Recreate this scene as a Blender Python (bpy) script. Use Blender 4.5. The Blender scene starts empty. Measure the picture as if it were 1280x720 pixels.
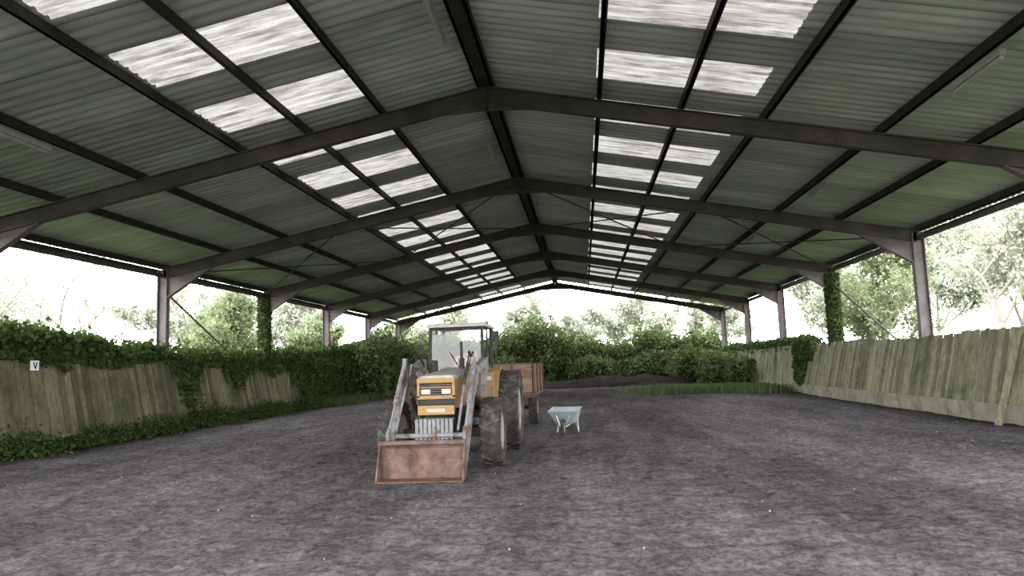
import bpy, bmesh, math, random
import numpy as np
from mathutils import Vector, Matrix, noise
random.seed(7); rng=np.random.default_rng(7)
scn=bpy.context.scene
try: scn.view_settings.view_transform='Standard'
except Exception: pass
K=1.5
# ---------------------------------------------------------------- building dimensions
XL=-9.2791*K; XR=6.8078*K; HE=3.4206*K; HR=5.0252*K; Y1=9.7111*K; S=7.5; CH=1.1292*K
X0=(XL+XR)/2; HALF=(XR-XL)/2; SL=(HR-HE)/HALF
FY=[Y1+(i)*S for i in range(-2,6)]
YN=FY[0]-1.0; YF=FY[-1]+0.5

# ---------------------------------------------------------------- materials
def newmat(name,spec=.2):
    m=bpy.data.materials.new(name); m.use_nodes=True
    nt=m.node_tree; b=nt.nodes['Principled BSDF']
    try: b.inputs['Specular IOR Level'].default_value=spec
    except Exception: pass
    return m,nt,b
def N(nt,t,**kw):
    n=nt.nodes.new(t)
    for k,v in kw.items(): setattr(n,k,v)
    return n
def mat(name,c1,c2,scale=4,rough=.8,bump=.0,bscale=None,stretch=(1,1,1),island=0.0,metal=0,c3=None,s3=1.2,t3=(.5,.7),detail=6,spec=.15):
    m,nt,b=newmat(name,spec); L=nt.links.new
    tc=N(nt,'ShaderNodeTexCoord'); mp=N(nt,'ShaderNodeMapping'); mp.inputs['Scale'].default_value=stretch
    L(tc.outputs['Object'],mp.inputs[0])
    no=N(nt,'ShaderNodeTexNoise'); no.inputs['Scale'].default_value=scale; no.inputs['Detail'].default_value=detail
    no.inputs['Roughness'].default_value=.65
    L(mp.outputs[0],no.inputs['Vector'])
    r=N(nt,'ShaderNodeValToRGB'); r.color_ramp.elements[0].position=.32; r.color_ramp.elements[1].position=.68
    r.color_ramp.elements[0].color=(*c1,1); r.color_ramp.elements[1].color=(*c2,1)
    L(no.outputs['Fac'],r.inputs[0]); col=r.outputs[0]
    if c3:
        n3=N(nt,'ShaderNodeTexNoise'); n3.inputs['Scale'].default_value=s3; n3.inputs['Detail'].default_value=8
        n3.inputs['Roughness'].default_value=.7
        L(tc.outputs['Object'],n3.inputs['Vector'])
        r3=N(nt,'ShaderNodeMapRange'); r3.inputs[1].default_value=t3[0]; r3.inputs[2].default_value=t3[1]
        L(n3.outputs['Fac'],r3.inputs[0])
        mx=N(nt,'ShaderNodeMixRGB'); L(r3.outputs[0],mx.inputs[0]); L(col,mx.inputs[1]); mx.inputs[2].default_value=(*c3,1); col=mx.outputs[0]
    if island:
        g=N(nt,'ShaderNodeNewGeometry'); mr=N(nt,'ShaderNodeMapRange')
        mr.inputs[3].default_value=1-island; mr.inputs[4].default_value=1+island
        L(g.outputs['Random Per Island'],mr.inputs[0])
        hs=N(nt,'ShaderNodeHueSaturation'); L(mr.outputs[0],hs.inputs['Value']); L(col,hs.inputs['Color']); col=hs.outputs[0]
    L(col,b.inputs['Base Color']); b.inputs['Roughness'].default_value=rough; b.inputs['Metallic'].default_value=metal
    if bump:
        nb=N(nt,'ShaderNodeTexNoise'); nb.inputs['Scale'].default_value=bscale or scale*3; nb.inputs['Detail'].default_value=5
        L(mp.outputs[0],nb.inputs['Vector'])
        bp=N(nt,'ShaderNodeBump'); bp.inputs['Strength'].default_value=bump; bp.inputs['Distance'].default_value=.02
        L(nb.outputs['Fac'],bp.inputs['Height']); L(bp.outputs[0],b.inputs['Normal'])
    return m
def leafmat(name,c1,c2,trans=.35):
    m,nt,b=newmat(name); L=nt.links.new
    g=N(nt,'ShaderNodeNewGeometry'); r=N(nt,'ShaderNodeValToRGB')
    r.color_ramp.elements[0].color=(*c1,1); r.color_ramp.elements[1].color=(*c2,1)
    L(g.outputs['Random Per Island'],r.inputs[0])
    d=N(nt,'ShaderNodeBsdfDiffuse'); t=N(nt,'ShaderNodeBsdfTranslucent'); mx=N(nt,'ShaderNodeMixShader'); mx.inputs[0].default_value=trans
    L(r.outputs[0],d.inputs[0]); L(r.outputs[0],t.inputs[0]); L(d.outputs[0],mx.inputs[1]); L(t.outputs[0],mx.inputs[2])
    L(mx.outputs[0],nt.nodes['Material Output'].inputs[0]); nt.nodes.remove(b); return m

M_frame=mat('painted_steel_frame',(.048,.042,.035),(.088,.077,.066),2,.6,c3=(.115,.10,.093),s3=.8)
M_post=mat('painted_steel_post',(.11,.093,.096),(.165,.142,.145),3,.6,c3=(.09,.07,.06),s3=2)
M_purl=mat('purlin_steel',(.028,.026,.021),(.055,.05,.042),2,.7)
M_conc=mat('concrete_plinth',(.19,.185,.145),(.32,.305,.25),3,.9,.4,c3=(.10,.115,.06),s3=1.4)
M_woodR=mat('weathered_boards',(.135,.136,.088),(.28,.276,.195),3,.9,.4,stretch=(6,6,.5),island=.33,c3=(.088,.10,.05),s3=1.1,t3=(.46,.66))
M_woodL=mat('mossy_boards',(.085,.08,.048),(.19,.175,.118),3,.9,.4,stretch=(6,6,.5),island=.38,c3=(.06,.07,.03),s3=1.1,t3=(.46,.66))
M_dark=mat('gap_shade',(.01,.01,.008),(.02,.02,.015),3,.9)  # near-black for sheets added behind boards, painted shade in the gaps
M_ivy=leafmat('ivy_leaf',(.023,.039,.013),(.09,.13,.043),.3)
M_bush=leafmat('bush_leaf',(.030,.046,.018),(.13,.168,.068),.3)
M_tree=leafmat('tree_leaf',(.11,.14,.068),(.24,.275,.155),.4)  # leaf colour lightened to paint in outdoor haze
M_pale=leafmat('hazy_spring_leaf',(.27,.285,.215),(.41,.425,.34),.4)  # pale new leaves, with haze and glare painted in as extra paleness
M_grass=leafmat('grass_blade',(.045,.07,.027),(.125,.155,.075),.3)
M_bark=mat('bark',(.17,.15,.12),(.27,.24,.20),6,.9,.3)  # beige bark, kept pale with the leaves for the painted haze
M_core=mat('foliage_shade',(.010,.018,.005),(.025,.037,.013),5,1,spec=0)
M_rub=mat('tyre_rubber',(.028,.026,.025),(.065,.06,.056),8,.85,.2,c3=(.12,.11,.10),s3=4)
M_rim=mat('rim_paint',(.26,.24,.21),(.36,.34,.31),6,.6,c3=(.18,.14,.10),s3=5)
M_yel=mat('orange_yellow_paint',(.29,.165,.058),(.40,.25,.10),5,.6,c3=(.17,.13,.09),s3=5,t3=(.42,.66))
M_white=mat('chalky_paint',(.30,.295,.27),(.42,.41,.38),5,.6,c3=(.20,.17,.14),s3=4)
M_ldr=mat('loader_grey_paint',(.13,.135,.145),(.23,.235,.25),6,.55,c3=(.12,.075,.05),s3=5,t3=(.5,.6))
M_red=mat('rusty_red_steel',(.08,.045,.035),(.14,.075,.055),6,.8)
M_bkt=mat('bucket_rust',(.115,.07,.057),(.19,.126,.106),5,.75,.2,c3=(.065,.04,.03),s3=3,t3=(.45,.65))
M_blk=mat('black_parts',(.018,.018,.018),(.04,.038,.035),6,.6)
M_chr=mat('worn_steel',(.35,.35,.35),(.5,.5,.5),8,.35,metal=.7)
M_seat=mat('seat_tan',(.28,.18,.11),(.38,.26,.17),5,.8)
M_trw=mat('trailer_planks',(.14,.09,.06),(.24,.165,.118),3,.85,.3,stretch=(1,1,6),island=.25)
M_wb=mat('galvanised_tray',(.29,.34,.37),(.40,.45,.48),6,.5,.1,metal=.1)
M_lamp=mat('batten_plastic',(.34,.35,.31),(.46,.47,.43),5,.5)
M_signw=mat('white_plate',(.65,.65,.65),(.75,.75,.75),5,.5)
M_stone=mat('pale_stones',(.2,.2,.2),(.38,.38,.36),5,.8,island=.3)
M_head=mat('headlamp_glass',(.4,.4,.38),(.55,.55,.52),5,.15)
def glassmat():
    m,nt,b=newmat('cab_glass'); L=nt.links.new
    t=N(nt,'ShaderNodeBsdfTransparent'); t.inputs[0].default_value=(.86,.9,.9,1)
    g=N(nt,'ShaderNodeBsdfGlossy'); g.inputs['Roughness'].default_value=.05
    mx=N(nt,'ShaderNodeMixShader'); mx.inputs[0].default_value=.04
    L(t.outputs[0],mx.inputs[1]); L(g.outputs[0],mx.inputs[2]); L(mx.outputs[0],nt.nodes['Material Output'].inputs[0]); return m
M_glass=glassmat()
def mth(nt,op,a,bv=None):
    n=N(nt,'ShaderNodeMath',operation=op)
    for i,q in enumerate((a,bv)):
        if q is None: continue
        if hasattr(q,'links'): nt.links.new(q,n.inputs[i])
        else: n.inputs[i].default_value=q
    return n.outputs[0]
def sheetmat():
    m,nt,b=newmat('green_roof_sheet',.2); L=nt.links.new
    tc=N(nt,'ShaderNodeTexCoord'); sp=N(nt,'ShaderNodeSeparateXYZ'); L(tc.outputs['Object'],sp.inputs[0])
    fx=mth(nt,'FLOOR',mth(nt,'DIVIDE',mth(nt,'ADD',sp.outputs['X'],-X0),4.1))
    fy=mth(nt,'FLOOR',mth(nt,'DIVIDE',sp.outputs['Y'],1.0))
    cb=N(nt,'ShaderNodeCombineXYZ'); L(fx,cb.inputs[0]); L(fy,cb.inputs[1])
    wn=N(nt,'ShaderNodeTexWhiteNoise'); L(cb.outputs[0],wn.inputs['Vector'])
    mp=N(nt,'ShaderNodeMapping'); mp.inputs['Scale'].default_value=(.5,3,1); L(tc.outputs['Object'],mp.inputs[0])
    no=N(nt,'ShaderNodeTexNoise'); no.inputs['Scale'].default_value=1.5; no.inputs['Detail'].default_value=6; L(mp.outputs[0],no.inputs['Vector'])
    r=N(nt,'ShaderNodeValToRGB'); r.color_ramp.elements[0].position=.3; r.color_ramp.elements[1].position=.7
    r.color_ramp.elements[0].color=(.365,.40,.35,1); r.color_ramp.elements[1].color=(.58,.62,.55,1)
    L(no.outputs['Fac'],r.inputs[0])
    mr=N(nt,'ShaderNodeMapRange'); mr.inputs[3].default_value=.78; mr.inputs[4].default_value=1.14; L(wn.outputs['Value'],mr.inputs[0])
    fr=mth(nt,'FRACT',sp.outputs['Y']); lap=mth(nt,'LESS_THAN',fr,.035)
    v=mth(nt,'MULTIPLY',mr.outputs[0],mth(nt,'SUBTRACT',1.0,mth(nt,'MULTIPLY',lap,.45)))
    hs=N(nt,'ShaderNodeHueSaturation'); L(v,hs.inputs['Value']); L(r.outputs[0],hs.inputs['Color'])
    L(hs.outputs[0],b.inputs['Base Color']); b.inputs['Roughness'].default_value=.5; return m
M_sheet=sheetmat()
def skymat():
    m,nt,b=newmat('translucent_roof_sheet'); L=nt.links.new
    tc=N(nt,'ShaderNodeTexCoord'); mp=N(nt,'ShaderNodeMapping'); mp.inputs['Scale'].default_value=(.5,4,1); L(tc.outputs['Object'],mp.inputs[0])
    no=N(nt,'ShaderNodeTexNoise'); no.inputs['Scale'].default_value=1.9; no.inputs['Detail'].default_value=10; no.inputs['Roughness'].default_value=.75
    L(mp.outputs[0],no.inputs['Vector'])
    r=N(nt,'ShaderNodeValToRGB'); r.color_ramp.elements[0].position=.36; r.color_ramp.elements[1].position=.58
    r.color_ramp.elements[0].color=(.038,.031,.023,1); r.color_ramp.elements[1].color=(.130,.125,.116,1)
    L(no.outputs['Fac'],r.inputs[0])
    sp=N(nt,'ShaderNodeSeparateXYZ'); L(tc.outputs['Object'],sp.inputs[0])
    fr=mth(nt,'FRACT',mth(nt,'DIVIDE',mth(nt,'SUBTRACT',sp.outputs['Y'],YN),.25)); rib=mth(nt,'GREATER_THAN',fr,.56)
    k=mth(nt,'SUBTRACT',1.0,mth(nt,'MULTIPLY',rib,.20))
    hs=N(nt,'ShaderNodeHueSaturation'); L(k,hs.inputs['Value']); L(r.outputs[0],hs.inputs['Color'])
    t=N(nt,'ShaderNodeBsdfTranslucent'); d=N(nt,'ShaderNodeBsdfDiffuse'); mx=N(nt,'ShaderNodeMixShader'); mx.inputs[0].default_value=.8
    L(hs.outputs[0],t.inputs[0]); d.inputs[0].default_value=(.4,.38,.34,1); L(d.outputs[0],mx.inputs[1]); L(t.outputs[0],mx.inputs[2])
    L(mx.outputs[0],nt.nodes['Material Output'].inputs[0]); nt.nodes.remove(b); return m
M_sky=skymat()
def groundmat():
    m,nt,b=newmat('arena_sand',0); L=nt.links.new
    tc=N(nt,'ShaderNodeTexCoord')
    def nz(s,d=6,r=.6,st=None,dist=0):
        n=N(nt,'ShaderNodeTexNoise'); n.inputs['Scale'].default_value=s; n.inputs['Detail'].default_value=d; n.inputs['Roughness'].default_value=r
        n.inputs['Distortion'].default_value=dist
        if st:
            mp=N(nt,'ShaderNodeMapping'); mp.inputs['Scale'].default_value=st; L(tc.outputs['Object'],mp.inputs[0]); L(mp.outputs[0],n.inputs['Vector'])
        else: L(tc.outputs['Object'],n.inputs['Vector'])
        return n
    n1=nz(.28,8,.6,(1.3,.55,1)); n2=nz(13,10,.8,None,.3); n3=nz(45,3,.6); n4=nz(3.6,8,.7,None,.5); n5=nz(.5,5,.6,(3.2,.35,1),.6)
    def ramp(fac,a,b_,c,d):
        r=N(nt,'ShaderNodeValToRGB'); r.color_ramp.elements[0].position=a; r.color_ramp.elements[1].position=b_
        r.color_ramp.elements[0].color=(*c,1); r.color_ramp.elements[1].color=(*d,1); L(fac,r.inputs[0]); return r
    def mul(a,b_):
        mx=N(nt,'ShaderNodeMixRGB',blend_type='MULTIPLY'); mx.inputs[0].default_value=1; L(a,mx.inputs[1]); L(b_,mx.inputs[2]); return mx.outputs[0]
    col=ramp(n1.outputs['Fac'],.38,.64,(.128,.117,.122),(.228,.212,.214)).outputs[0]
    col=mul(col,ramp(n2.outputs['Fac'],.40,.58,(.42,.42,.42),(1.14,1.14,1.14)).outputs[0])  # shade of the churned pits painted into the sand colour
    col=mul(col,ramp(n4.outputs['Fac'],.40,.56,(.74,.74,.74),(1.05,1.05,1.05)).outputs[0])
    col=mul(col,ramp(n5.outputs['Fac'],.42,.58,(.84,.84,.84),(1.08,1.08,1.08)).outputs[0])
    # hoof / foot prints : shade of the hollows painted as soft dark spots
    vo=N(nt,'ShaderNodeTexVoronoi'); vo.inputs['Scale'].default_value=3.2
    mpv=N(nt,'ShaderNodeMapping'); mpv.inputs['Scale'].default_value=(1,.7,.3); L(tc.outputs['Object'],mpv.inputs[0]); L(mpv.outputs[0],vo.inputs['Vector'])
    col=mul(col,ramp(vo.outputs['Distance'],.08,.26,(.62,.62,.62),(1,1,1)).outputs[0])
    r3=N(nt,'ShaderNodeMapRange'); r3.inputs[1].default_value=.68; r3.inputs[2].default_value=.74; L(n3.outputs['Fac'],r3.inputs[0])
    mx2=N(nt,'ShaderNodeMixRGB'); L(r3.outputs[0],mx2.inputs[0]); L(col,mx2.inputs[1]); mx2.inputs[2].default_value=(.28,.27,.265,1)
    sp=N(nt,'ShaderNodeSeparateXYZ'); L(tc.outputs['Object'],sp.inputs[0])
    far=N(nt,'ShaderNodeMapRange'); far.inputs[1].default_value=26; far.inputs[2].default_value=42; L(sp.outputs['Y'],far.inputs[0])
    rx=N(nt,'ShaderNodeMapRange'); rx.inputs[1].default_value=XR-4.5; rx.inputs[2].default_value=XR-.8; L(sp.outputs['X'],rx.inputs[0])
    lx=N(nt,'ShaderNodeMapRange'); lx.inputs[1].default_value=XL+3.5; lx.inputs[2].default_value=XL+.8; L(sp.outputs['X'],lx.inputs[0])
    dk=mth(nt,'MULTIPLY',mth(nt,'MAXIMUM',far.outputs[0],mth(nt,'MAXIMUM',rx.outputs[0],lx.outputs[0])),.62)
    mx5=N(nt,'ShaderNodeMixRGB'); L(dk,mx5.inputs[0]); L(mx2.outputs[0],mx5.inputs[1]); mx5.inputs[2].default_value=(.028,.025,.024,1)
    L(mx5.outputs[0],b.inputs['Base Color']); b.inputs['Roughness'].default_value=1
    bp=N(nt,'ShaderNodeBump'); bp.inputs['Strength'].default_value=1; bp.inputs['Distance'].default_value=.03; L(n2.outputs['Fac'],bp.inputs['Height'])
    bp2=N(nt,'ShaderNodeBump'); bp2.inputs['Strength'].default_value=.7; bp2.inputs['Distance'].default_value=.04; L(n4.outputs['Fac'],bp2.inputs['Height']); L(bp.outputs[0],bp2.inputs['Normal'])
    L(bp2.outputs[0],b.inputs['Normal']); return m
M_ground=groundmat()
M_field=mat('rough_grass_ground',(.03,.042,.016),(.075,.095,.04),1.5,1,.3,spec=0)
M_soil=mat('dark_soil',(.010,.009,.009),(.028,.024,.022),2.5,1,.6,spec=0)

# ---------------------------------------------------------------- helpers
class MB:
    def __init__(s): s.v=[];s.f=[];s.m=[];s.mats=[]
    def mi(s,m):
        if m not in s.mats: s.mats.append(m)
        return s.mats.index(m)
    def add(s,vs,fs,m):
        o=len(s.v); s.v+= [tuple(v) for v in vs]; i=s.mi(m)
        for f in fs: s.f.append(tuple(o+k for k in f)); s.m.append(i)
    def box(s,c,d,m,R=None):
        c=Vector(c); hx,hy,hz=d[0]/2,d[1]/2,d[2]/2
        vs=[Vector((x,y,z)) for x in(-hx,hx) for y in(-hy,hy) for z in(-hz,hz)]
        if R is not None: vs=[R@v for v in vs]
        s.add([v+c for v in vs],[(0,1,3,2),(4,6,7,5),(0,4,5,1),(2,3,7,6),(0,2,6,4),(1,5,7,3)],m)
    def bb(s,a,b,m): s.box([(a[i]+b[i])/2 for i in range(3)],[abs(b[i]-a[i]) for i in range(3)],m)
    def beam(s,a,b,w,h,m,up=(0,0,1)):
        a=Vector(a);b=Vector(b);d=b-a;l=d.length;d.normalize();up=Vector(up)
        x=d.cross(up)
        if x.length<1e-4: x=d.cross(Vector((0,1,0)))
        x.normalize(); z=x.cross(d)
        R=Matrix((x,d,z)).transposed(); s.box((a+b)/2,(w,l,h),m,R)
    def ibeam(s,a,b,w,h,m,up=(0,0,1),t=.025):
        a=Vector(a);b=Vector(b);d=(b-a).normalized();up=Vector(up);x=d.cross(up).normalized();z=x.cross(d)
        s.beam(a,b,t,h-2*t,m,up)
        s.beam(a+z*(h/2-t/2),b+z*(h/2-t/2),w,t,m,up); s.beam(a-z*(h/2-t/2),b-z*(h/2-t/2),w,t,m,up)
    def tube(s,pts,r,m,n=8,cap=True):
        pts=[Vector(p) for p in pts]; rs=r if hasattr(r,'__len__') else [r]*len(pts)
        vs=[];fs=[];px=None
        for i,p in enumerate(pts):
            d=(pts[min(i+1,len(pts)-1)]-pts[max(i-1,0)]).normalized()
            ref=Vector((0,0,1)) if abs(d.z)<.95 else Vector((1,0,0))
            x=d.cross(ref).normalized() if px is None else (px-d*px.dot(d)).normalized()
            px=x; y=d.cross(x)
            for k in range(n):
                a=2*math.pi*k/n; vs.append(p+(x*math.cos(a)+y*math.sin(a))*rs[i])
        for i in range(len(pts)-1):
            for k in range(n):
                fs.append((i*n+k,i*n+(k+1)%n,(i+1)*n+(k+1)%n,(i+1)*n+k))
        if cap: fs.append(tuple(range(n))[::-1]); fs.append(tuple((len(pts)-1)*n+k for k in range(n)))
        s.add(vs,fs,m)
    def lathe(s,c,prof,m,n=32,axis='x'):
        vs=[];fs=[];c=Vector(c);q=len(prof)
        for k in range(n):
            a=2*math.pi*k/n
            for r,o in prof:
                vs.append(c+Vector((o,r*math.cos(a),r*math.sin(a))))
        for k in range(n):
            for i in range(q-1):
                fs.append((k*q+i,k*q+i+1,((k+1)%n)*q+i+1,((k+1)%n)*q+i))
        s.add(vs,fs,m)
    def plate(s,poly,th,m,axis=0):
        d=Vector((th,0,0)) if axis==0 else Vector((0,th,0))
        n=len(poly); vs=[Vector(p)-d/2 for p in poly]+[Vector(p)+d/2 for p in poly]
        fs=[tuple(range(n))[::-1],tuple(range(n,2*n))]+[(i,(i+1)%n,n+(i+1)%n,n+i) for i in range(n)]
        s.add(vs,fs,m)
    def obj(s,name,parent=None,loc=(0,0,0),bevel=0,smooth=False,rot=None):
        me=bpy.data.meshes.new(name); me.from_pydata(s.v,[],s.f)
        for m in s.mats: me.materials.append(m)
        me.polygons.foreach_set('material_index',s.m)
        if smooth: me.polygons.foreach_set('use_smooth',[True]*len(s.f))
        me.update()
        bm=bmesh.new(); bm.from_mesh(me); bmesh.ops.recalc_face_normals(bm,faces=bm.faces); bm.to_mesh(me); bm.free()
        o=bpy.data.objects.new(name,me); scn.collection.objects.link(o); o.location=loc
        if rot: o.rotation_euler=rot
        if parent: o.parent=parent
        if bevel:
            b=o.modifiers.new('bevel','BEVEL'); b.width=bevel; b.segments=2; b.limit_method='ANGLE'
        return o
def empty(name,loc,rotz=0):
    e=bpy.data.objects.new(name,None); scn.collection.objects.link(e); e.location=loc; e.rotation_euler=(0,0,rotz); e.empty_display_size=.3; return e
def qmesh(name,verts,quads,mats,midx=None,parent=None):
    me=bpy.data.meshes.new(name); nv=len(verts); nf=len(quads)
    me.vertices.add(nv); me.vertices.foreach_set('co',np.asarray(verts,dtype=np.float32).ravel())
    me.loops.add(nf*4); me.loops.foreach_set('vertex_index',np.asarray(quads,dtype=np.int32).ravel())
    me.polygons.add(nf); me.polygons.foreach_set('loop_start',np.arange(nf,dtype=np.int32)*4)
    try: me.polygons.foreach_set('loop_total',np.full(nf,4,dtype=np.int32))
    except Exception: pass
    for m in mats: me.materials.append(m)
    if midx is not None: me.polygons.foreach_set('material_index',np.asarray(midx,dtype=np.int32))
    me.update(calc_edges=True); me.validate()
    o=bpy.data.objects.new(name,me); scn.collection.objects.link(o)
    if parent: o.parent=parent
    return o
def leafquads(C,size,asp=.6):
    n=len(C); a=rng.normal(size=(n,3)); a/=np.linalg.norm(a,axis=1)[:,None]
    b=rng.normal(size=(n,3)); b-=a*(a*b).sum(1)[:,None]; b/=np.linalg.norm(b,axis=1)[:,None]
    s=(size*rng.uniform(.6,1.3,n))[:,None]
    V=np.stack([C-a*s,C-b*s*asp,C+a*s,C+b*s*asp],1).reshape(-1,3)
    return V,np.arange(4*n).reshape(-1,4)
def leaves(name,C,size,m,parent=None,asp=.6):
    V,Q=leafquads(np.asarray(C),size,asp); return qmesh(name,V,Q,[m],parent=parent)
def blobpts(c,rad,n,inner=.6):
    d=rng.normal(size=(n,3)); d/=np.linalg.norm(d,axis=1)[:,None]
    r=rng.uniform(inner,1.12,n)
    lump=1+.18*np.sin(d[:,0]*7+c[0])*np.sin(d[:,1]*6+c[1])+.12*np.sin(d[:,2]*11+c[2])
    return np.asarray(c)+d*np.asarray(rad)*(r*lump)[:,None]
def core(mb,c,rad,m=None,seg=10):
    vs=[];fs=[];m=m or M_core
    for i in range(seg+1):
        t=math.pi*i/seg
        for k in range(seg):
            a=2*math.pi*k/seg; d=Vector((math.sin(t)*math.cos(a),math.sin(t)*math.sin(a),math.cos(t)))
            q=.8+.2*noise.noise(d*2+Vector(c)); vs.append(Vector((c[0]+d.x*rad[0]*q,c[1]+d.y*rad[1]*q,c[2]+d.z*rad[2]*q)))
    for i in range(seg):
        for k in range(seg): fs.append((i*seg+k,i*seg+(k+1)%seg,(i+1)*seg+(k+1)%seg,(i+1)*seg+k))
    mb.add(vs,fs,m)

# ---------------------------------------------------------------- camera
yaw,pitch,roll=.0977,.1090,-.0351
fw=Vector((-math.sin(yaw)*math.cos(pitch),math.cos(yaw)*math.cos(pitch),math.sin(pitch)))
r0=Vector((math.cos(yaw),math.sin(yaw),0)); u0=r0.cross(fw)
rr=r0*math.cos(roll)+u0*math.sin(roll); uu=-r0*math.sin(roll)+u0*math.cos(roll)
cd=bpy.data.cameras.new('camera'); cam=bpy.data.objects.new('camera',cd); scn.collection.objects.link(cam)
cd.sensor_width=36; cd.lens=874.5*36/1280; cd.clip_end=500
mw=Matrix((rr,uu,-fw)).transposed().to_4x4(); mw.translation=Vector((0,0,CH)); cam.matrix_world=mw
scn.camera=cam

# ---------------------------------------------------------------- world
w=bpy.data.worlds.new('overcast_sky'); scn.world=w; w.use_nodes=True; nt=w.node_tree
bg=nt.nodes['Background']; tc=N(nt,'ShaderNodeTexCoord'); sp=N(nt,'ShaderNodeSeparateXYZ'); nt.links.new(tc.outputs['Generated'],sp.inputs[0])
cr=N(nt,'ShaderNodeValToRGB'); cr.color_ramp.elements[0].color=(1,.99,.98,1); cr.color_ramp.elements[1].color=(.62,.66,.70,1)
nt.links.new(sp.outputs['Z'],cr.inputs[0]); nt.links.new(cr.outputs[0],bg.inputs[0])
sx_=mth(nt,'MULTIPLY',sp.outputs['X'],-3.5); nt.links.new(mth(nt,'ADD',sx_,13.6),bg.inputs[1])

# ---------------------------------------------------------------- floor
xs=np.linspace(XL-.2,XR+.2,340); t=np.linspace(0,1,460)
ys=np.concatenate([np.linspace(-6,2.5,20),2.6+(YF+1-2.6)*(np.exp(t*2.9)-1)/(math.exp(2.9)-1)])
V=np.zeros((len(ys),len(xs),3)); V[...,0]=xs[None,:]; V[...,1]=ys[:,None]
for j,y in enumerate(ys):
    for i,x in enumerate(xs):
        h=.05*noise.noise(Vector((x*.35,y*.35,0)))
        if y<34: h+=.045*noise.noise(Vector((x*2.1,y*2.1,3)))+.032*noise.noise(Vector((x*5.5,y*5.5,7)))
        e=min(x-XL,XR-x)
        h*=min(1,max(0,e/1.0))
        V[j,i,2]=h-.02
ny,nx=len(ys),len(xs); idx=np.arange(ny*nx).reshape(ny,nx)
Q=np.stack([idx[:-1,:-1],idx[:-1,1:],idx[1:,1:],idx[1:,:-1]],-1).reshape(-1,4)
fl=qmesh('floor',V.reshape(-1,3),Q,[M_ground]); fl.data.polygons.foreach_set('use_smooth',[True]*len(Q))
mb=MB(); mb.box((0,30,-.5),(400,400,.8),M_field); mb.obj('ground_outside')

# ---------------------------------------------------------------- roof
def zr(x,off=0): return HR-SL*abs(x-X0)+off
RO=.19+.18
pit=.25
ycol=[];n=int((YF-YN)/pit)
for i in range(n):
    y=YN+i*pit
    ycol+=[(y,0),(y+.13,0),(y+.16,.035),(y+.22,.035)]
offs=[0,.2,1.58*K,3.66*K,HALF+.55]
starts=[12.5+2.5*k for k in range(-8,18)]
def lit(y): return any(a<=y<a+1.3 for a in starts)
verts=[];quads=[];mi=[]
for sgn in(-1,1):
    base=len(verts)
    for y,dz in ycol:
        for o in offs: verts.append((X0+sgn*o,y,zr(X0+o,RO+dz)+.005))
    q=len(offs)
    for i in range(len(ycol)-1):
        for k in range(q-1):
            a=base+i*q+k
            quads.append((a,a+1,a+q+1,a+q)); mi.append(1 if (k==2 and lit(ycol[i][0]+.001)) else 0)
qmesh('ceiling',verts,quads,[M_sheet,M_sky],mi)
mb=MB()
offl=[.15,1.55*K,2.68*K,3.72*K,5.3*K,6.65*K,HALF+.1]
offr=[.15,1.62*K,2.76*K,3.88*K,5.4*K,6.6*K,HALF+.1]
for sgn,of in((-1,offl),(1,offr)):
    for o in of:
        x=X0+sgn*o; z=zr(X0+o,.19+.09)
        mb.bb((x-.03,YN,z-.09),(x+.03,YF,z+.09),M_purl)
        mb.bb((x-.03,YN,z-.09),(x+.06,YF,z-.075),M_purl)
z=HR+.19; mb.bb((X0-.17,YN,z+.0),(X0+.17,YF,z+.02),M_purl)
mb.obj('roof_purlins')
mb=MB()
for sgn in(-1,1):
    x=X0+sgn*(HALF+.62); z=zr(X0+HALF+.62,RO-.02)
    mb.bb((x-.07,YN,z-.1),(x+.07,YF,z+.03),M_purl)
    x=X0+sgn*(HALF+.02); mb.bb((x-.05,YN,HE-.12),(x+.05,YF,HE+.0),M_frame)
mb.obj('eaves_gutter')
for i,y in enumerate(FY):
    mb=MB()
    for sgn in(-1,1):
        ex=X0+sgn*HALF
        mb.ibeam((ex,y,-.05),(ex,y,HE+.12),.20,.34,M_post,up=(1,0,0))
        mb.ibeam((ex,y,HE),(X0,y,HR),.17,.36,M_frame)
        ix=ex-sgn*.17
        p=[(ix,y,HE-.8),(ix,y,HE-.1),(ex-sgn*1.7,y,HE+SL*1.7-.17)]
        mb.plate(p,.025,M_post,axis=1)
        mb.beam((ix,y,HE-.8),(ex-sgn*1.7,y,HE+SL*1.7-.19),.17,.025,M_post)
        mb.beam((ix,y,HE-.75),(ex-sgn*.2,y,HE-.75),.17,.02,M_post)
        mb.plate([(X0,y,HR-.12),(X0,y,HR-.36),(X0+sgn*1.2,y,HR-SL*1.2-.17)],.02,M_frame,axis=1)
        mb.box((X0+sgn*.02,y,HR-.1),(.03,.19,.5),M_frame)
        mb.box((ex,y,0.02),(.45,.3,.05),M_post)
    mb.obj('steel_portal_frame')
mb=MB()
for b in (3,):
    for sgn,of in((-1,offl),(1,offr)):
        ya,yb=FY[b],FY[b+1]
        for (oa,ob) in ((.3,3.9*K),(3.9*K,HALF)):
            for (u,v) in ((oa,ob),(ob,oa)):
                mb.tube([(X0+sgn*u,ya,zr(X0+u,.0)),(X0+sgn*v,yb,zr(X0+v,.0))],.025,M_frame,6)
    mb.tube([(XL,ya+.1,HE-.6),(XL,yb-.1,1.2)],.035,M_frame,6)
    mb.tube([(XR,ya+.1,1.2),(XR,yb-.1,HE-.6)],.035,M_frame,6)
mb.obj('wind_bracing')
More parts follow.
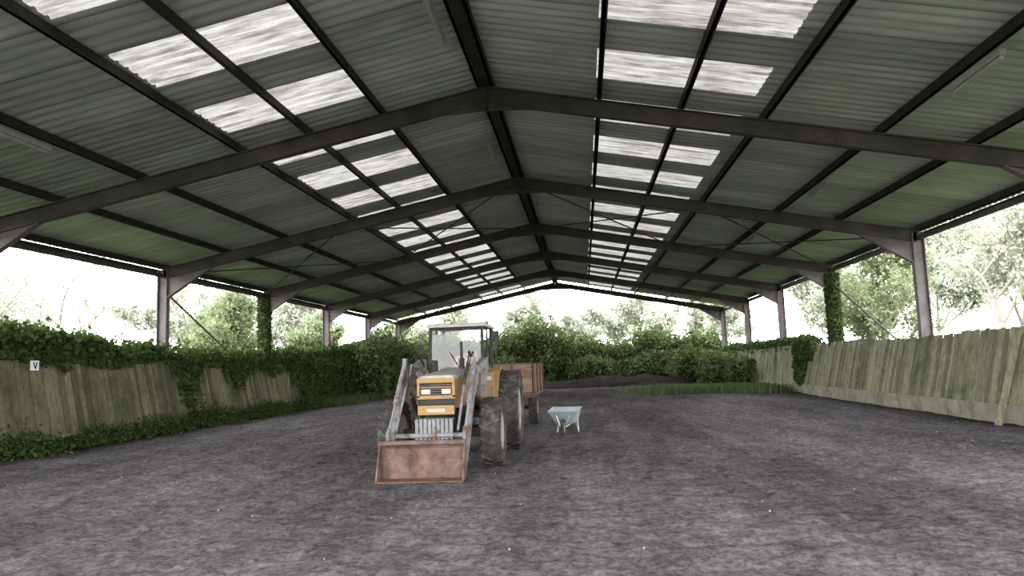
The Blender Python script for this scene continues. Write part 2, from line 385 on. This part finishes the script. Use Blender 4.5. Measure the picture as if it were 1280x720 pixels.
for y in (10.6,18.1,25.6,33.1):
    for o in (-.42,-5.38*K,5.48*K):
        mb=MB(); x=X0+o; z=zr(x,.10)
        mb.bb((x-.05,y,z-.0),(x+.05,y+1.4,z+.09),M_lamp)
        mb.tube([(x,y+.04,z-.03),(x,y+1.36,z-.03)],.035,M_lamp,8)
        mb.obj('fluorescent_batten_light')

# ---------------------------------------------------------------- kickboard walls
def boards(mb,xb,xt,ya,yb,z0,z1,m,side,gap=None):
    y=ya
    ph=random.random()*5
    while y<yb:
        w=random.uniform(.17,.26)
        if not(gap and gap[0]<y<gap[1]):
            top=z1+.04*math.sin(y*.7+ph)+random.uniform(-.03,.03); bot=z0+random.uniform(-.03,.0)
            th=.03; o=random.uniform(-.018,.018); g=random.uniform(.006,.014); tl=random.uniform(-.02,.02)+.05
            vs=[(xb+o,y+g,bot),(xb+o,y+w-g,bot),(xt+o,y+w-g+tl,top),(xt+o,y+g+tl,top)]
            vs=vs+[(v[0]+side*th,v[1],v[2]) for v in vs]
            mb.add(vs,[(0,1,2,3),(7,6,5,4),(0,4,5,1),(1,5,6,2),(2,6,7,3),(3,7,4,0)],m)
        y+=w
WR=XR-.72; WL=XL+.70
mb=MB()
boards(mb,WR,XR-.26,-4,31.9,.36,2.12,M_woodR,1)
mb.bb((WR-.03,-4,-.1),(WR+.14,31.9,.40),M_conc)
for (zz,xx) in ((1.95,-.2),(1.3,-.36),(.7,-.5)): mb.beam((XR+xx,-4,zz),(XR+xx,31.9,zz),.06,.14,M_woodR)
mb.add([(WR+.09,-4,.3),(WR+.09,31.9,.3),(XR-.16,31.9,2.02),(XR-.16,-4,2.02)],[(0,1,2,3)],M_dark)  # dark sheet added behind the boards, stands in for shade between them
boards(mb,WR+.2,XR-.22,32.0,52,.30,2.1,M_woodR,1)
mb.bb((WR+.17,32,-.1),(WR+.34,52,.34),M_conc)
mb.obj('wall_right')
mb=MB()
boards(mb,WL,XL+.26,-4,31,.28,2.2,M_woodL,-1,gap=(18.3,18.5))
mb.bb((WL-.12,-4,-.1),(WL+.03,31,.32),M_conc)
boards(mb,WL-.1,XL+.22,31.2,50,.22,2.15,M_woodL,-1)
mb.bb((WL-.2,31.2,-.1),(WL-.07,50,.26),M_conc)
mb.beam((WL-.02,31.0,.2),(XL+.22,31.6,2.35),.05,.3,M_woodL,up=(0,1,0))
mb.bb((XL+.16,-4,1.85),(XL+.22,50,2.0),M_woodL)
mb.add([(WL-.10,-4,.1),(WL-.10,31,.1),(XL+.16,31,2.12),(XL+.16,-4,2.12)],[(0,1,2,3)],M_dark)  # added dark sheet, hides the bright outside so the slit reads as shade
mb.obj('wall_left')
mb=MB(); mx=XL+.52;my=16.0;mz=2.08
mb.box((mx,my,mz),(.02,.26,.24),M_signw); mb.box((mx-.12,my,mz),(.24,.05,.05),M_woodL)
mb.beam((mx+.015,my-.06,mz+.08),(mx+.015,my,mz-.08),.012,.03,M_blk,up=(1,0,0)); mb.beam((mx+.015,my+.06,mz+.08),(mx+.015,my,mz-.08),.012,.03,M_blk,up=(1,0,0))
mb.obj('dressage_letter_plate')
mb=MB(); mb.beam((WR-.45,16.7,-.03),(WR+.3,16.9,2.0),.1,.1,M_woodR); mb.obj('timber_prop')

# ---------------------------------------------------------------- ivy & undergrowth
P=[];cm=MB()
def ivyh(y): return np.interp(y,[-4,12,16,20,24,30,38,50],[3.3,3.15,2.95,2.65,2.5,2.5,2.9,3.6])
y=-3.5
while y<51:
    hh=float(ivyh(y))+random.uniform(-.24,.14); r=.5+random.random()*.25
    zc=(hh+2.22)/2; rz=(hh-2.18)/2+.10
    c=(XL-.12+random.uniform(-.2,.18),y,zc); dn=850 if y<32 else 1100
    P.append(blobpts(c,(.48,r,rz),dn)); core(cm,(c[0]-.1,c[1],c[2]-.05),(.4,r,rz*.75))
    y+=.55
n=5000; yy=rng.uniform(-3,50,n); P.append(np.stack([XL+rng.normal(0,.25,n),yy,ivyh(yy)+np.abs(rng.normal(0,.16,n))-.05],1))
n=30000; yy=rng.uniform(-3,50,n)
dr=np.array([ (1.0 if a>32 else max(.05,.15+.62*noise.noise(Vector((a*.55,2,0)))+.15*noise.noise(Vector((a*2.3,5,0))))) for a in yy])
dr=np.where((yy>22)&(yy<32),dr*1.6+.12,dr)
keep=rng.random(n)<np.where(yy>31,.8,.25+.7*np.clip(dr*1.6,0,1)); yy=yy[keep]; dr=dr[keep]; n=len(yy)
depth=rng.beta(1,1.8,n)*dr*2.3
zz=2.38-depth; zz=np.maximum(zz,.05+rng.uniform(0,.2,n))
fr=(2.2-zz)/2
xx=XL+.30+ .44*np.clip(fr,0,1)+rng.uniform(0,.14,n)+np.where(yy>31.5,.1,0)
P.append(np.stack([xx,yy,zz],1))
for y in np.arange(33,50,1.0):
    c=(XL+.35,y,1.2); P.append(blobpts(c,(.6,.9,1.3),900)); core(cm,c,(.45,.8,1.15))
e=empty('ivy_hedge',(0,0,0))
leaves('ivy_leaves',np.concatenate(P),.078,M_ivy,parent=e,asp=.75); cm.obj('ivy_shade_core',parent=e)  # dark lumps inside the ivy, painted inner shade rather than stems
n=28000; yy=rng.uniform(8,34,n); d=np.array([max(0,noise.noise(Vector((a*.45,9,1)))+.45) for a in yy])
xx=WL+.05+np.abs(rng.normal(0,.38,n))*(.45+d); zz=np.abs(rng.normal(0,.18,n))*(.6+1.3*d)*np.clip(1.2-(xx-WL)*.7,.15,1)
leaves('weed_strip',np.stack([xx,yy,zz],1),.055,M_ivy,asp=.5)
P=[];
P.append(blobpts((XR-.35,32.4,1.9),(.35,1.1,.6),1500)); P.append(blobpts((XR-.45,33.0,1.1),(.25,.7,.9),900))
for a in np.arange(33,52,1.2): P.append(blobpts((XR+.1,a,2.2),(.4,.8,.35),500))
leaves('ivy_clump',np.concatenate(P),.085,M_ivy,asp=.75)
for x,yv,h in((XL,FY[4],HE),(XR,FY[4],HE-.2)):
    n=2600; a=rng.uniform(0,6.28,n); z=rng.uniform(1.8,h,n); r=.2+.1*rng.random(n)
    leaves('post_ivy',np.stack([x+r*np.cos(a),yv+r*np.sin(a),z],1),.08,M_ivy)

def bush(name,blobs,size,m,dens=420):
    e=empty(name,(0,0,0)); P=[];cm=MB()
    for c,rad in blobs:
        area=(rad[0]*rad[1]+rad[0]*rad[2]+rad[1]*rad[2])
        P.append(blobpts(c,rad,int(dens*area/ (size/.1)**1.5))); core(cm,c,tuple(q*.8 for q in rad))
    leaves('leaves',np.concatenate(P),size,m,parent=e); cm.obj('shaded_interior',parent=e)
B=[]
for x in np.arange(-13.5,11.5,.9):
    h=float(np.interp(x,[-14,-9,-6,-3,-1,2,5,8,11],[4.4,3.9,4.5,5.6,4.5,3.7,4.1,4.0,3.2]))*random.uniform(.80,1.08)
    B.append(((x,55.5+random.uniform(-.6,.8),h*.45),(random.uniform(.8,1.2),1.4,h*.56)))
    if random.random()<.7: B.append(((x+.4,54.0+random.uniform(-.6,.4),h*.22),(.9,.9,h*.35)))
bush('end_hedge',B,.13,M_bush,480)
B=[]
for a in np.arange(40,54,1.3): B.append(((XL+.5+random.uniform(-.3,1.0),a,1.5),(1.1,1.1,2.1+random.uniform(-.3,.6))))
bush('side_shrub',B,.12,M_bush,380)
B=[((8.6,47,.8),(1.3,2.5,1.3)),((9.2,43,.6),(.9,2.0,1.2)),((7.5,50.5,1.0),(1.5,1.5,1.6))]
bush('side_shrub',B,.12,M_bush,380)
mb=MB(); vs=[];fs=[];nx_,ny_=60,20
for j in range(ny_+1):
    for i in range(nx_+1):
        x=-3.5+12.5*i/nx_; y=47.5+6*j/ny_; u=math.sin(math.pi*i/nx_); v=math.sin(math.pi*min(1,j/ny_*.8))
        vs.append((x,y,-.06+.8*(max(u,0)**.6)*max(v,0)*(.8+.35*noise.noise(Vector((x*.8,y*.8,1))))+.08*noise.noise(Vector((x*3,y*3,1)))*u))
for j in range(ny_):
    for i in range(nx_): a=j*(nx_+1)+i; fs.append((a,a+1,a+nx_+2,a+nx_+1))
mb.add(vs,fs,M_soil); mb.obj('soil_bank',smooth=True)
def grass(name,pts,h,m):
    pts=np.asarray(pts); n=len(pts); a=rng.uniform(0,6.28,n); l=rng.uniform(.4,1,n)*h; w=.018+.01*rng.random(n)
    dx=np.cos(a);dy=np.sin(a); lean=rng.uniform(0,.5,n)*l; b=rng.uniform(0,6.28,n)
    base=pts; t1=np.stack([lean*np.cos(b),lean*np.sin(b),l],1)
    s=np.stack([dx*w,dy*w,0*w],1)
    V=np.stack([base-s,base+s,base+t1+s*.15,base+t1-s*.15],1).reshape(-1,3)
    return qmesh(name,V,np.arange(4*n).reshape(-1,4),[m])
pts=[]
for (cx,cy,rx,ry,n) in ((6.3,36.5,2.4,1.4,4500),(8.3,35,1.2,2.0,2600),(4.2,38.5,1.6,1.0,1300),(6.5,53,3,1,2500),(-5,53.5,4,1,2500)):
    d=rng.normal(size=(n,2))*.5; pts.append(np.stack([cx+d[:,0]*rx,cy+d[:,1]*ry,np.zeros(n)-.02],1))
grass('grass_patch',np.concatenate(pts),.45,M_grass)
n=14000; yy=rng.uniform(33,50,n); grass('grass_strip',np.stack([WL+.1+np.abs(rng.normal(0,.5,n)),yy,0*yy-.02],1),.4,M_grass)
mb=MB()
for i in range(260):
    x=random.uniform(-11,9);y=4.5+20*random.random();r=random.uniform(.004,.012)
    mb.box((x,y,.008),(r*2,r*1.6,r),M_stone,Matrix.Rotation(random.random()*6,3,'Z')@Matrix.Rotation(random.random(),3,'X'))
mb.obj('scattered_stones')

# ---------------------------------------------------------------- trees
def tree(name,loc,H,spread,nleaf,size,m,seed,leafy=1.0,lean=0):
    rs=random.Random(seed); e=empty(name,loc); mb=MB(); tips=[]
    def br(p,d,l,r,dep):
        pts=[p];rad=[r];q=p.copy();dd=d.copy();n=4
        for i in range(n):
            dd=(dd+Vector((rs.uniform(-.2,.2),rs.uniform(-.2,.2),rs.uniform(-.05,.15)))).normalized()
            q=q+dd*l/n; pts.append(q.copy()); rad.append(r*(1-.5*(i+1)/n))
            if dep>0 and i>=1:
                for _ in range(2 if dep>1 else 1):
                    a=rs.uniform(0,6.28); side=Vector((math.cos(a),math.sin(a),rs.uniform(.1,.7)))
                    br(q.copy(),(dd*.6+side*spread).normalized(),l*rs.uniform(.5,.7),r*.5,dep-1)
            if dep<=1: tips.append((q.copy(),l*.35))
        mb.tube(pts,rad,M_bark,5,cap=False)
    br(Vector((0,0,-.1)),Vector((lean,0,1)),H*.5,H*.014,3)
    mb.obj('trunk_and_branches',parent=e,smooth=True)
    if nleaf:
        T=np.array([tuple(t[0]) for t in tips]); R=np.array([t[1] for t in tips])
        k=rng.integers(0,len(T),nleaf); C=T[k]+rng.normal(size=(nleaf,3))*(R[k]*.55)[:,None]
        C[:,2]=np.maximum(C[:,2],.1)
        leaves('leaves',C,size,m,parent=e)
    return e
sd=1
def T(x,y,h,nl,sz,m,spread=.9,lean=0):
    global sd; sd+=1; tree('tree',(x,y,-.1),h,spread,nl,sz,m,sd,lean=lean)
T(-19.5,37,7.0,9000,.11,M_tree); T(-22,41,6.0,7000,.12,M_tree)
T(-19,50,6.5,8000,.14,M_tree); T(-17,56,6,8000,.15,M_tree)
T(-33,42,11,2500,.11,M_pale); T(-40,46,12,2200,.12,M_pale); T(-30,52,11,4500,.14,M_pale); T(-47,48,12,4500,.14,M_pale)
T(-26,60,10,7000,.16,M_pale); T(-38,62,11,7000,.18,M_pale); T(-52,60,12,7000,.2,M_pale)
T(14.5,36,8.5,9000,.11,M_tree,lean=.1); T(16.5,43,7,7000,.12,M_tree); T(13.2,32.5,5.5,4500,.09,M_tree,lean=-.05)
T(26,46,13,8000,.14,M_pale); T(33,50,14,9000,.15,M_pale); T(21,58,10,7000,.16,M_pale)
T(13,66,9,6000,.18,M_pale); T(29,62,14,9000,.2,M_pale); T(38,64,15,9000,.22,M_pale)
for i,x in enumerate((-22,-16,-10,-5,0,5,10,15)): T(x,82+4*(i%3),9+1.5*(i%2),6000,.22,M_pale)

# ---------------------------------------------------------------- tractor
def tyre(mb,c,r,w,rim,lug=18,out=1):
    x0=-w/2; d=r*.045
    prof=[(rim,x0*.75),(rim*1.08,x0*.95),(r*.86,x0*1.02),(r*.94,x0*.9),(r-d,x0*.6),(r-d*.6,0),(r-d,-x0*.6),(r*.94,-x0*.9),(r*.86,-x0*1.02),(rim*1.08,-x0*.95),(rim,-x0*.75)]
    mb.lathe(c,prof,M_rub,40)
    for i in range(lug):
        for sg in(-1,1):
            a=2*math.pi*(i+(0 if sg<0 else .5))/lug
            R=Matrix.Rotation(a,3,'X')@Matrix.Rotation(sg*.55,3,'Z')
            p=Vector(c)+Matrix.Rotation(a,3,'X')@Vector((sg*w*.25,0,r-d*.55))
            mb.box(p,(w*.56,r*.075,d*1.3),M_rub,R)
            q=Vector(c)+Matrix.Rotation(a,3,'X')@Vector((sg*w*.5,r*.06,r*.9))
            mb.box(q,(w*.06,r*.07,r*.12),M_rub,Matrix.Rotation(a,3,'X'))
    o=out
    mb.lathe(c,[(rim*1.02,o*w*.42),(rim*.92,o*w*.36),(rim*.85,o*w*.1),(rim*.45,o*w*.05),(rim*.42,o*w*.22),(rim*.2,o*w*.24),(.001,o*w*.24)],M_rim,32)
    mb.lathe(c,[(rim*1.02,-o*w*.4),(rim*.5,-o*w*.1),(.001,-o*w*.1)],M_rim,32)
    for i in range(8):
        a=i*math.pi/4; p=Vector(c)+Vector((o*w*.24,rim*.31*math.cos(a),rim*.31*math.sin(a)))
        mb.box(p,(.03,.03,.03),M_blk)
TR=empty('tractor',(-2.47,12.2,0))
for nm,c,r,w,rm,o in(('front_wheel_left',(-.87,0,.57),.57,.34,.32,-1),('front_wheel_right',(.87,0,.57),.57,.34,.32,1),
                 ('rear_wheel_left',(-.93,2.35,.79),.79,.42,.43,-1),('rear_wheel_right',(.93,2.35,.79),.79,.42,.43,1)):
    mb=MB(); tyre(mb,c,r,w,rm,18,o); mb.obj(nm,parent=TR)
mb=MB()
mb.bb((-.2,-.6,.6),(.2,2.4,.98),M_blk); mb.bb((-.7,-.08,.48),(.7,.08,.64),M_blk); mb.bb((-.75,2.2,.65),(.75,2.5,.9),M_blk)
mb.bb((-.28,.1,.95),(.28,1.2,1.25),M_blk); mb.box((0,-.0,.52),(.3,.3,.25),M_blk)
mb.bb((-.62,.9,.45),(-.3,1.5,.85),M_blk); mb.bb((.3,.9,.45),(.62,1.5,.85),M_blk)
mb.bb((.5,.95,.38),(.72,1.35,.42),M_blk); mb.bb((-.72,.95,.38),(-.5,1.35,.42),M_blk)
mb.obj('chassis',parent=TR,bevel=.015)
BX=.06
mb=MB()
bw=.30
mb.add([(-bw,-.86,1.02),(bw,-.86,1.02),(bw,-.86,1.50),(-bw,-.86,1.50),(-bw,1.2,1.0),(bw,1.2,1.0),(bw,1.2,1.62),(-bw,1.2,1.62)],
       [(4,7,3,0),(1,2,6,5),(4,5,6,7)],M_yel)
mb.add([(-bw-.01,-.88,1.50),(bw+.01,-.88,1.50),(bw+.01,1.2,1.62),(-bw-.01,1.2,1.62),(-bw*.8,-.86,1.56),(bw*.8,-.86,1.56),(bw*.8,1.2,1.68),(-bw*.8,1.2,1.68)],
       [(0,1,5,4),(1,2,6,5),(2,3,7,6),(3,0,4,7),(4,5,6,7)],M_white)
mb.obj('bonnet',parent=TR,bevel=.01,loc=(BX,0,0))
mb=MB()
y=-.88
mb.bb((-.29,y+.02,1.02),(.29,y+.05,1.5),M_blk)
mb.bb((-.31,y-.04,1.44),(.31,y+.04,1.52),M_yel); mb.bb((-.31,y-.03,1.18),(.31,y+.03,1.24),M_yel)
mb.bb((-.31,y-.03,1.2),(-.27,y+.03,1.5),M_yel); mb.bb((.27,y-.03,1.2),(.31,y+.03,1.5),M_yel)
mb.bb((-.27,y-.02,1.36),(.27,y+.02,1.38),M_yel)
for i in range(5): mb.bb((-.27,y-.005,1.26+i*.036),(.27,y+.01,1.268+i*.036),M_ldr)
for sx in(-.17,.17):
    mb.bb((sx-.07,y-.02,1.265),(sx+.07,y,1.335),M_head); mb.bb((sx-.08,y-.012,1.255),(sx+.08,y+.0,1.345),M_yel)
mb.bb((-.30,y-.05,.93),(.30,y+.05,1.08),M_yel)
mb.bb((-.15,y-.055,.97),(.15,y-.04,1.03),M_white)
mb.bb((-.30,y-.03,1.09),(.30,y-.0,1.17),M_blk)
mb.obj('grille',parent=TR,bevel=.006,loc=(BX,0,0))
mb=MB()
for i in range(9): mb.bb((-.31+i*.069,-1.1,.5+.03*(i%2)),(-.31+i*.069+.058,-.84,.88),M_ldr)
mb.bb((-.36,-.95,.62),(.36,-.9,.68),M_blk); mb.bb((-.3,-1.03,.5),(.3,-.86,.86),M_ldr)
mb.obj('front_weights',parent=TR,bevel=.01,loc=(BX,0,0))
mb=MB(); cx=.53; ya,yb=1.3,2.75; zt=2.46; zb=1.55
for sx in(-1,1):
    mb.beam((sx*(cx-.0),ya,zb-.55),(sx*(cx-.02),ya+.12,zt),.055,.06,M_blk,up=(0,1,0))
    mb.beam((sx*cx,yb,zb-.3),(sx*(cx-.02),yb-.05,zt),.055,.06,M_blk,up=(0,1,0))
    mb.beam((sx*cx,ya+.75,zb-.5),(sx*(cx-.01),ya+.72,zt),.035,.04,M_blk,up=(0,1,0))
    mb.beam((sx*cx,ya,1.02),(sx*cx,yb,1.2),.04,.05,M_blk)
mb.beam((-cx,ya+.01,zb+.04),(cx,ya+.01,zb+.04),.04,.05,M_blk); mb.beam((-cx,ya+.12,zt-.02),(cx,ya+.12,zt-.02),.05,.06,M_blk)
mb.beam((-cx,yb,zb),(cx,yb,zb),.04,.05,M_blk)
mb.tube([(.1,ya+.0,zb+.06),(-.12,ya+.04,zb+.42)],.009,M_blk,6)
mb.obj('cab_frame',parent=TR)
mb=MB(); mb.bb((-cx-.06,ya-.0,zt),(cx+.06,yb+.05,zt+.055),M_white); mb.bb((-cx-.03,ya+.05,zt+.05),(cx+.03,yb,zt+.085),M_white)
mb.obj('cab_roof',parent=TR,bevel=.02)
mb=MB(); g=.02
mb.add([(-cx+g,ya+.02,zb+.05),(cx-g,ya+.02,zb+.05),(cx-g,ya+.12,zt-.04),(-cx+g,ya+.12,zt-.04)],[(0,1,2,3)],M_glass)
mb.add([(-cx+g,yb,zb+.05),(cx-g,yb,zb+.05),(cx-g,yb-.05,zt-.04),(-cx+g,yb-.05,zt-.04)],[(0,1,2,3)],M_glass)
mb.obj('cab_glass',parent=TR)
mb=MB()
mb.bb((-.5,1.3,1.0),(.5,1.36,1.56),M_blk)
mb.bb((-.24,1.95,1.15),(.24,2.4,1.28),M_seat); mb.beam((0,2.4,1.25),(0,2.5,1.95),.46,.1,M_seat,up=(0,1,0))
mb.bb((-.5,1.36,.95),(.5,2.7,1.0),M_blk)
mb.tube([(0,1.45,1.35),(0,1.7,1.72)],.025,M_blk)
pts=[(.2*math.cos(a),1.7+.10*math.sin(a)-.0,1.76+.17*math.sin(a)) for a in [2*math.pi*i/20 for i in range(21)]]
mb.tube(pts,.016,M_blk,6); mb.beam((-.2,1.7,1.76),(.2,1.7,1.76),.02,.02,M_blk)
mb.obj('cab_interior',parent=TR)
mb=MB()
for sx in(-1,1):
    xa,xb=sx*.52,sx*.78; n=12; vs=[];fs=[]
    for i in range(n+1):
        a=math.radians(5+150*i/n); 
        yy=2.35-.88*math.cos(a); z_=.77+.88*math.sin(a)
        vs+=[(xa,yy,z_),(xb,yy,z_),(xa,2.35-.85*math.cos(a),.77+.85*math.sin(a)),(xb,2.35-.85*math.cos(a),.77+.85*math.sin(a))]
    for i in range(n):
        o=i*4; fs+=[(o,o+1,o+5,o+4),(o+2,o+6,o+7,o+3),(o+1,o+3,o+7,o+5),(o,o+4,o+6,o+2)]
    mb.add(vs,fs,M_yel)
    poly=[(xa,2.35-.88*math.cos(math.radians(5+150*i/n)),.77+.88*math.sin(math.radians(5+150*i/n))) for i in range(n+1)]
    mb.plate(poly,.02,M_yel,axis=0)
    mb.bb((sx*.42,1.28,1.05),(sx*.72,1.5,1.56),M_yel)
    mb.box((sx*.63,1.262,1.45),(.12,.03,.08),M_head); mb.bb((sx*.45,1.26,1.02),(sx*.72,1.28,1.10),M_blk)
mb.obj('fenders',parent=TR,bevel=.008)
mb=MB()
mb.tube([(.22,.7,1.6),(.22,.7,1.85)],.05,M_blk,10); mb.tube([(.22,.7,1.85),(.22,.7,2.15)],.028,M_blk,8)
mb.tube([(-.2,.3,1.6),(-.2,.3,1.82)],.05,M_blk,10)
mb.tube([(.56,1.42,1.7),(.78,1.38,1.75),(.78,1.38,2.3)],.014,M_blk,6); mb.box((.78,1.36,2.25),(.14,.03,.22),M_blk)
mb.tube([(-.56,1.42,1.9),(-.7,1.38,2.0)],.014,M_blk,6); mb.box((-.72,1.36,2.05),(.12,.03,.2),M_blk)
mb.tube([(.45,2.6,2.54),(.45,2.6,2.64)],.05,M_yel,10)
mb.obj('exhaust_and_mirrors',parent=TR)
mb=MB(); ax=.60
for sx in(-1,1):
    x=sx*ax
    mb.beam((x,.62,.62),(x,.95,1.72),.10,.14,M_ldr,up=(0,1,0))
    mb.beam((sx*.3,.62,.7),(x,.62,.7),.12,.12,M_ldr)
    mb.plate([(x,.75,1.55),(x,1.1,1.62),(x,1.02,1.86),(x,.72,1.80)],.14,M_ldr)
    mb.beam((x,.95,1.76),(x,-.25,1.62),.08,.15,M_ldr); mb.beam((x,-.2,1.66),(x,-1.28,.42),.08,.15,M_ldr)
    mb.plate([(x,-.05,1.72),(x,-.45,1.5),(x,-.5,1.2),(x,-.15,1.42)],.1,M_ldr)
    mb.tube([(x,.62,.85),(x,.05,1.2)],.045,M_red,10); mb.tube([(x,.05,1.2),(x,-.3,1.42)],.022,M_chr,8)
    mb.tube([(x+sx*.0,-.28,1.78),(x,-.95,1.12)],.042,M_ldr,10); mb.tube([(x,-.95,1.12),(x,-1.42,.66)],.02,M_chr,8)
    mb.plate([(x,-.15,1.65),(x,-.4,1.65),(x,-.32,1.86),(x,-.22,1.86)],.06,M_ldr)
    mb.tube([(x-sx*.11,.7,1.62),(x-sx*.11,-.3,1.75),(x-sx*.11,-1.35,.72)],.022,M_ldr,8)
    mb.plate([(x,-1.2,.5),(x,-1.35,.78),(x,-1.46,.7),(x,-1.36,.2),(x,-1.24,.25)],.05,M_ldr)
mb.tube([(-ax,-1.1,.62),(ax,-1.1,.62)],.04,M_ldr,10)
for k,sx in((0,-1),(1,1)):
    for q in(0,.04):
        mb.tube([(sx*(ax-.1),.8,1.7+q),(sx*(ax-.14),.1,1.92+q),(sx*(ax-.05-q),-.3,1.82),(sx*(ax-.1-q),-.7,1.4)],.012,M_blk,6)
mb.obj('front_loader_arms',parent=TR,bevel=.006)
mb=MB(); bx=.66; bo=-.05; yb_=-1.42; yf=-1.74
prof=[(yf,.0),(yb_-.04,.02),(yb_+.04,.12),(yb_+.05,.28),(yb_,.46),(yb_-.08,.56)]
vs=[];fs=[]
for yy,zz_ in prof: vs+=[(bo-bx,yy,zz_),(bo+bx,yy,zz_)]
vs2=[(v[0],v[1]+.025,v[2]-.0) for v in vs]
n=len(vs)
for i in range(len(prof)-1):
    a=2*i; fs+=[(a,a+1,a+3,a+2),(n+a,n+a+2,n+a+3,n+a+1)]
fs+=[(0,n,n+1,1),(n-2,n-1,2*n-1,2*n-2)]
mb.add(vs+vs2,fs,M_bkt)
for sx in(-1,1):
    poly=[(bo+sx*bx,yf,0)]+[(bo+sx*bx,p[0],p[1]) for p in prof[1:]]
    mb.plate(poly,.025,M_bkt)
mb.bb((bo-bx-.02,yb_-.12,.53),(bo+bx+.02,yb_-.02,.59),M_bkt)
mb.bb((bo-bx-.02,yf-.03,-.01),(bo+bx+.02,yf+.06,.02),M_red)
mb.obj('loader_bucket',parent=TR,bevel=.005)

# ---------------------------------------------------------------- trailer
TL=empty('farm_trailer',(-2.35,19.8,0)); mb=MB()
hw=1.05; y0,y1=-1.8,2.0
for k in range(4):
    z=.98+k*.185
    for (a,b) in (((-hw,y0,z),(-hw+.03,y1,z+.175)),((hw-.03,y0,z),(hw,y1,z+.175)),((-hw,y0,z),(hw,y0+.03,z+.175)),((-hw,y1-.03,z),(hw,y1,z+.175))): mb.bb(a,b,M_trw)
mb.bb((-hw,y0,.9),(hw,y1,.97),M_trw)
mb.obj('plank_box',parent=TL)
mb=MB()
for sx in(-1,1):
    for yy in(y0,-.55,.7,y1): mb.box((sx*(hw+.02),yy,1.32),(.05,.07,.8),M_red)
    mb.bb((sx*.5-.04,y0,.76),(sx*.5+.04,y1,.9),M_red)
    mb.bb((sx*hw-.03,y0,.86),(sx*hw+.03,y1,.94),M_red)
    mb.box((sx*.5,y0-.01,1.32),(.07,.05,.8),M_red)
mb.bb((-hw,y0-.03,.84),(hw,y0+.03,.94),M_red); mb.bb((-hw,y0-.02,1.69),(hw,y0+.03,1.73),M_red)
mb.beam((-.5,y0,.8),(0,-3.5,.6),.07,.09,M_red); mb.beam((.5,y0,.8),(0,-3.5,.6),.07,.09,M_red)
mb.bb((-.95,.35,.42),(.95,.45,.52),M_blk); mb.bb((-.55,.3,.45),(-.45,.5,.8),M_blk); mb.bb((.45,.3,.45),(.55,.5,.8),M_blk)
mb.obj('chassis',parent=TL)
for sx in(-1,1):
    mb=MB(); tyre(mb,(sx*.88,.4,.46),.46,.24,.24,20,sx); mb.obj('wheel',parent=TL)

# ---------------------------------------------------------------- wheelbarrow
WBR=empty('wheelbarrow',(-.50,17.2,0),math.radians(-6)); mb=MB()
top=[(-.34,-.5,.56),(.34,-.5,.56),(.36,.42,.60),(-.36,.42,.60)]
bot=[(-.2,-.2,.25),(.2,-.2,.25),(.23,.28,.25),(-.23,.28,.25)]
vs=top+bot; mb.add(vs,[(4,5,1,0),(5,6,2,1),(6,7,3,2),(7,4,0,3),(7,6,5,4)],M_wb)
mb.add([(v[0]*.97,v[1]*.97,v[2]+.004) for v in vs],[(0,1,5,4),(1,2,6,5),(2,3,7,6),(3,0,4,7),(4,5,6,7)],M_wb)
mb.tube(top+[top[0]],.014,M_wb,6)
mb.obj('tray',parent=WBR)
mb=MB()
for sx in(-1,1):
    mb.tube([(sx*.07,-.45,.2),(sx*.15,-.15,.25),(sx*.24,.4,.28),(sx*.28,.95,.58)],.016,M_chr,8)
    mb.tube([(sx*.28,.85,.53),(sx*.29,1.0,.605)],.022,M_blk,8)
    mb.tube([(sx*.22,.2,.27),(sx*.27,.3,.0),(sx*.26,.42,.0),(sx*.23,.5,.34)],.014,M_chr,8)
    mb.tube([(sx*.06,-.45,.2),(sx*.18,-.4,.5)],.012,M_chr,6)
mb.obj('tubular_frame',parent=WBR)
mb=MB(); mb.lathe((0,-.45,.19),[(.12,-.03),(.16,-.045),(.19,-.02),(.19,.02),(.16,.045),(.12,.03)],M_rub,24)
mb.lathe((0,-.45,.19),[(.125,-.025),(.03,-.03),(.03,.03),(.125,.025)],M_wb,16)
mb.tube([(-.08,-.45,.19),(.08,-.45,.19)],.012,M_chr,8); mb.obj('wheel',parent=WBR)
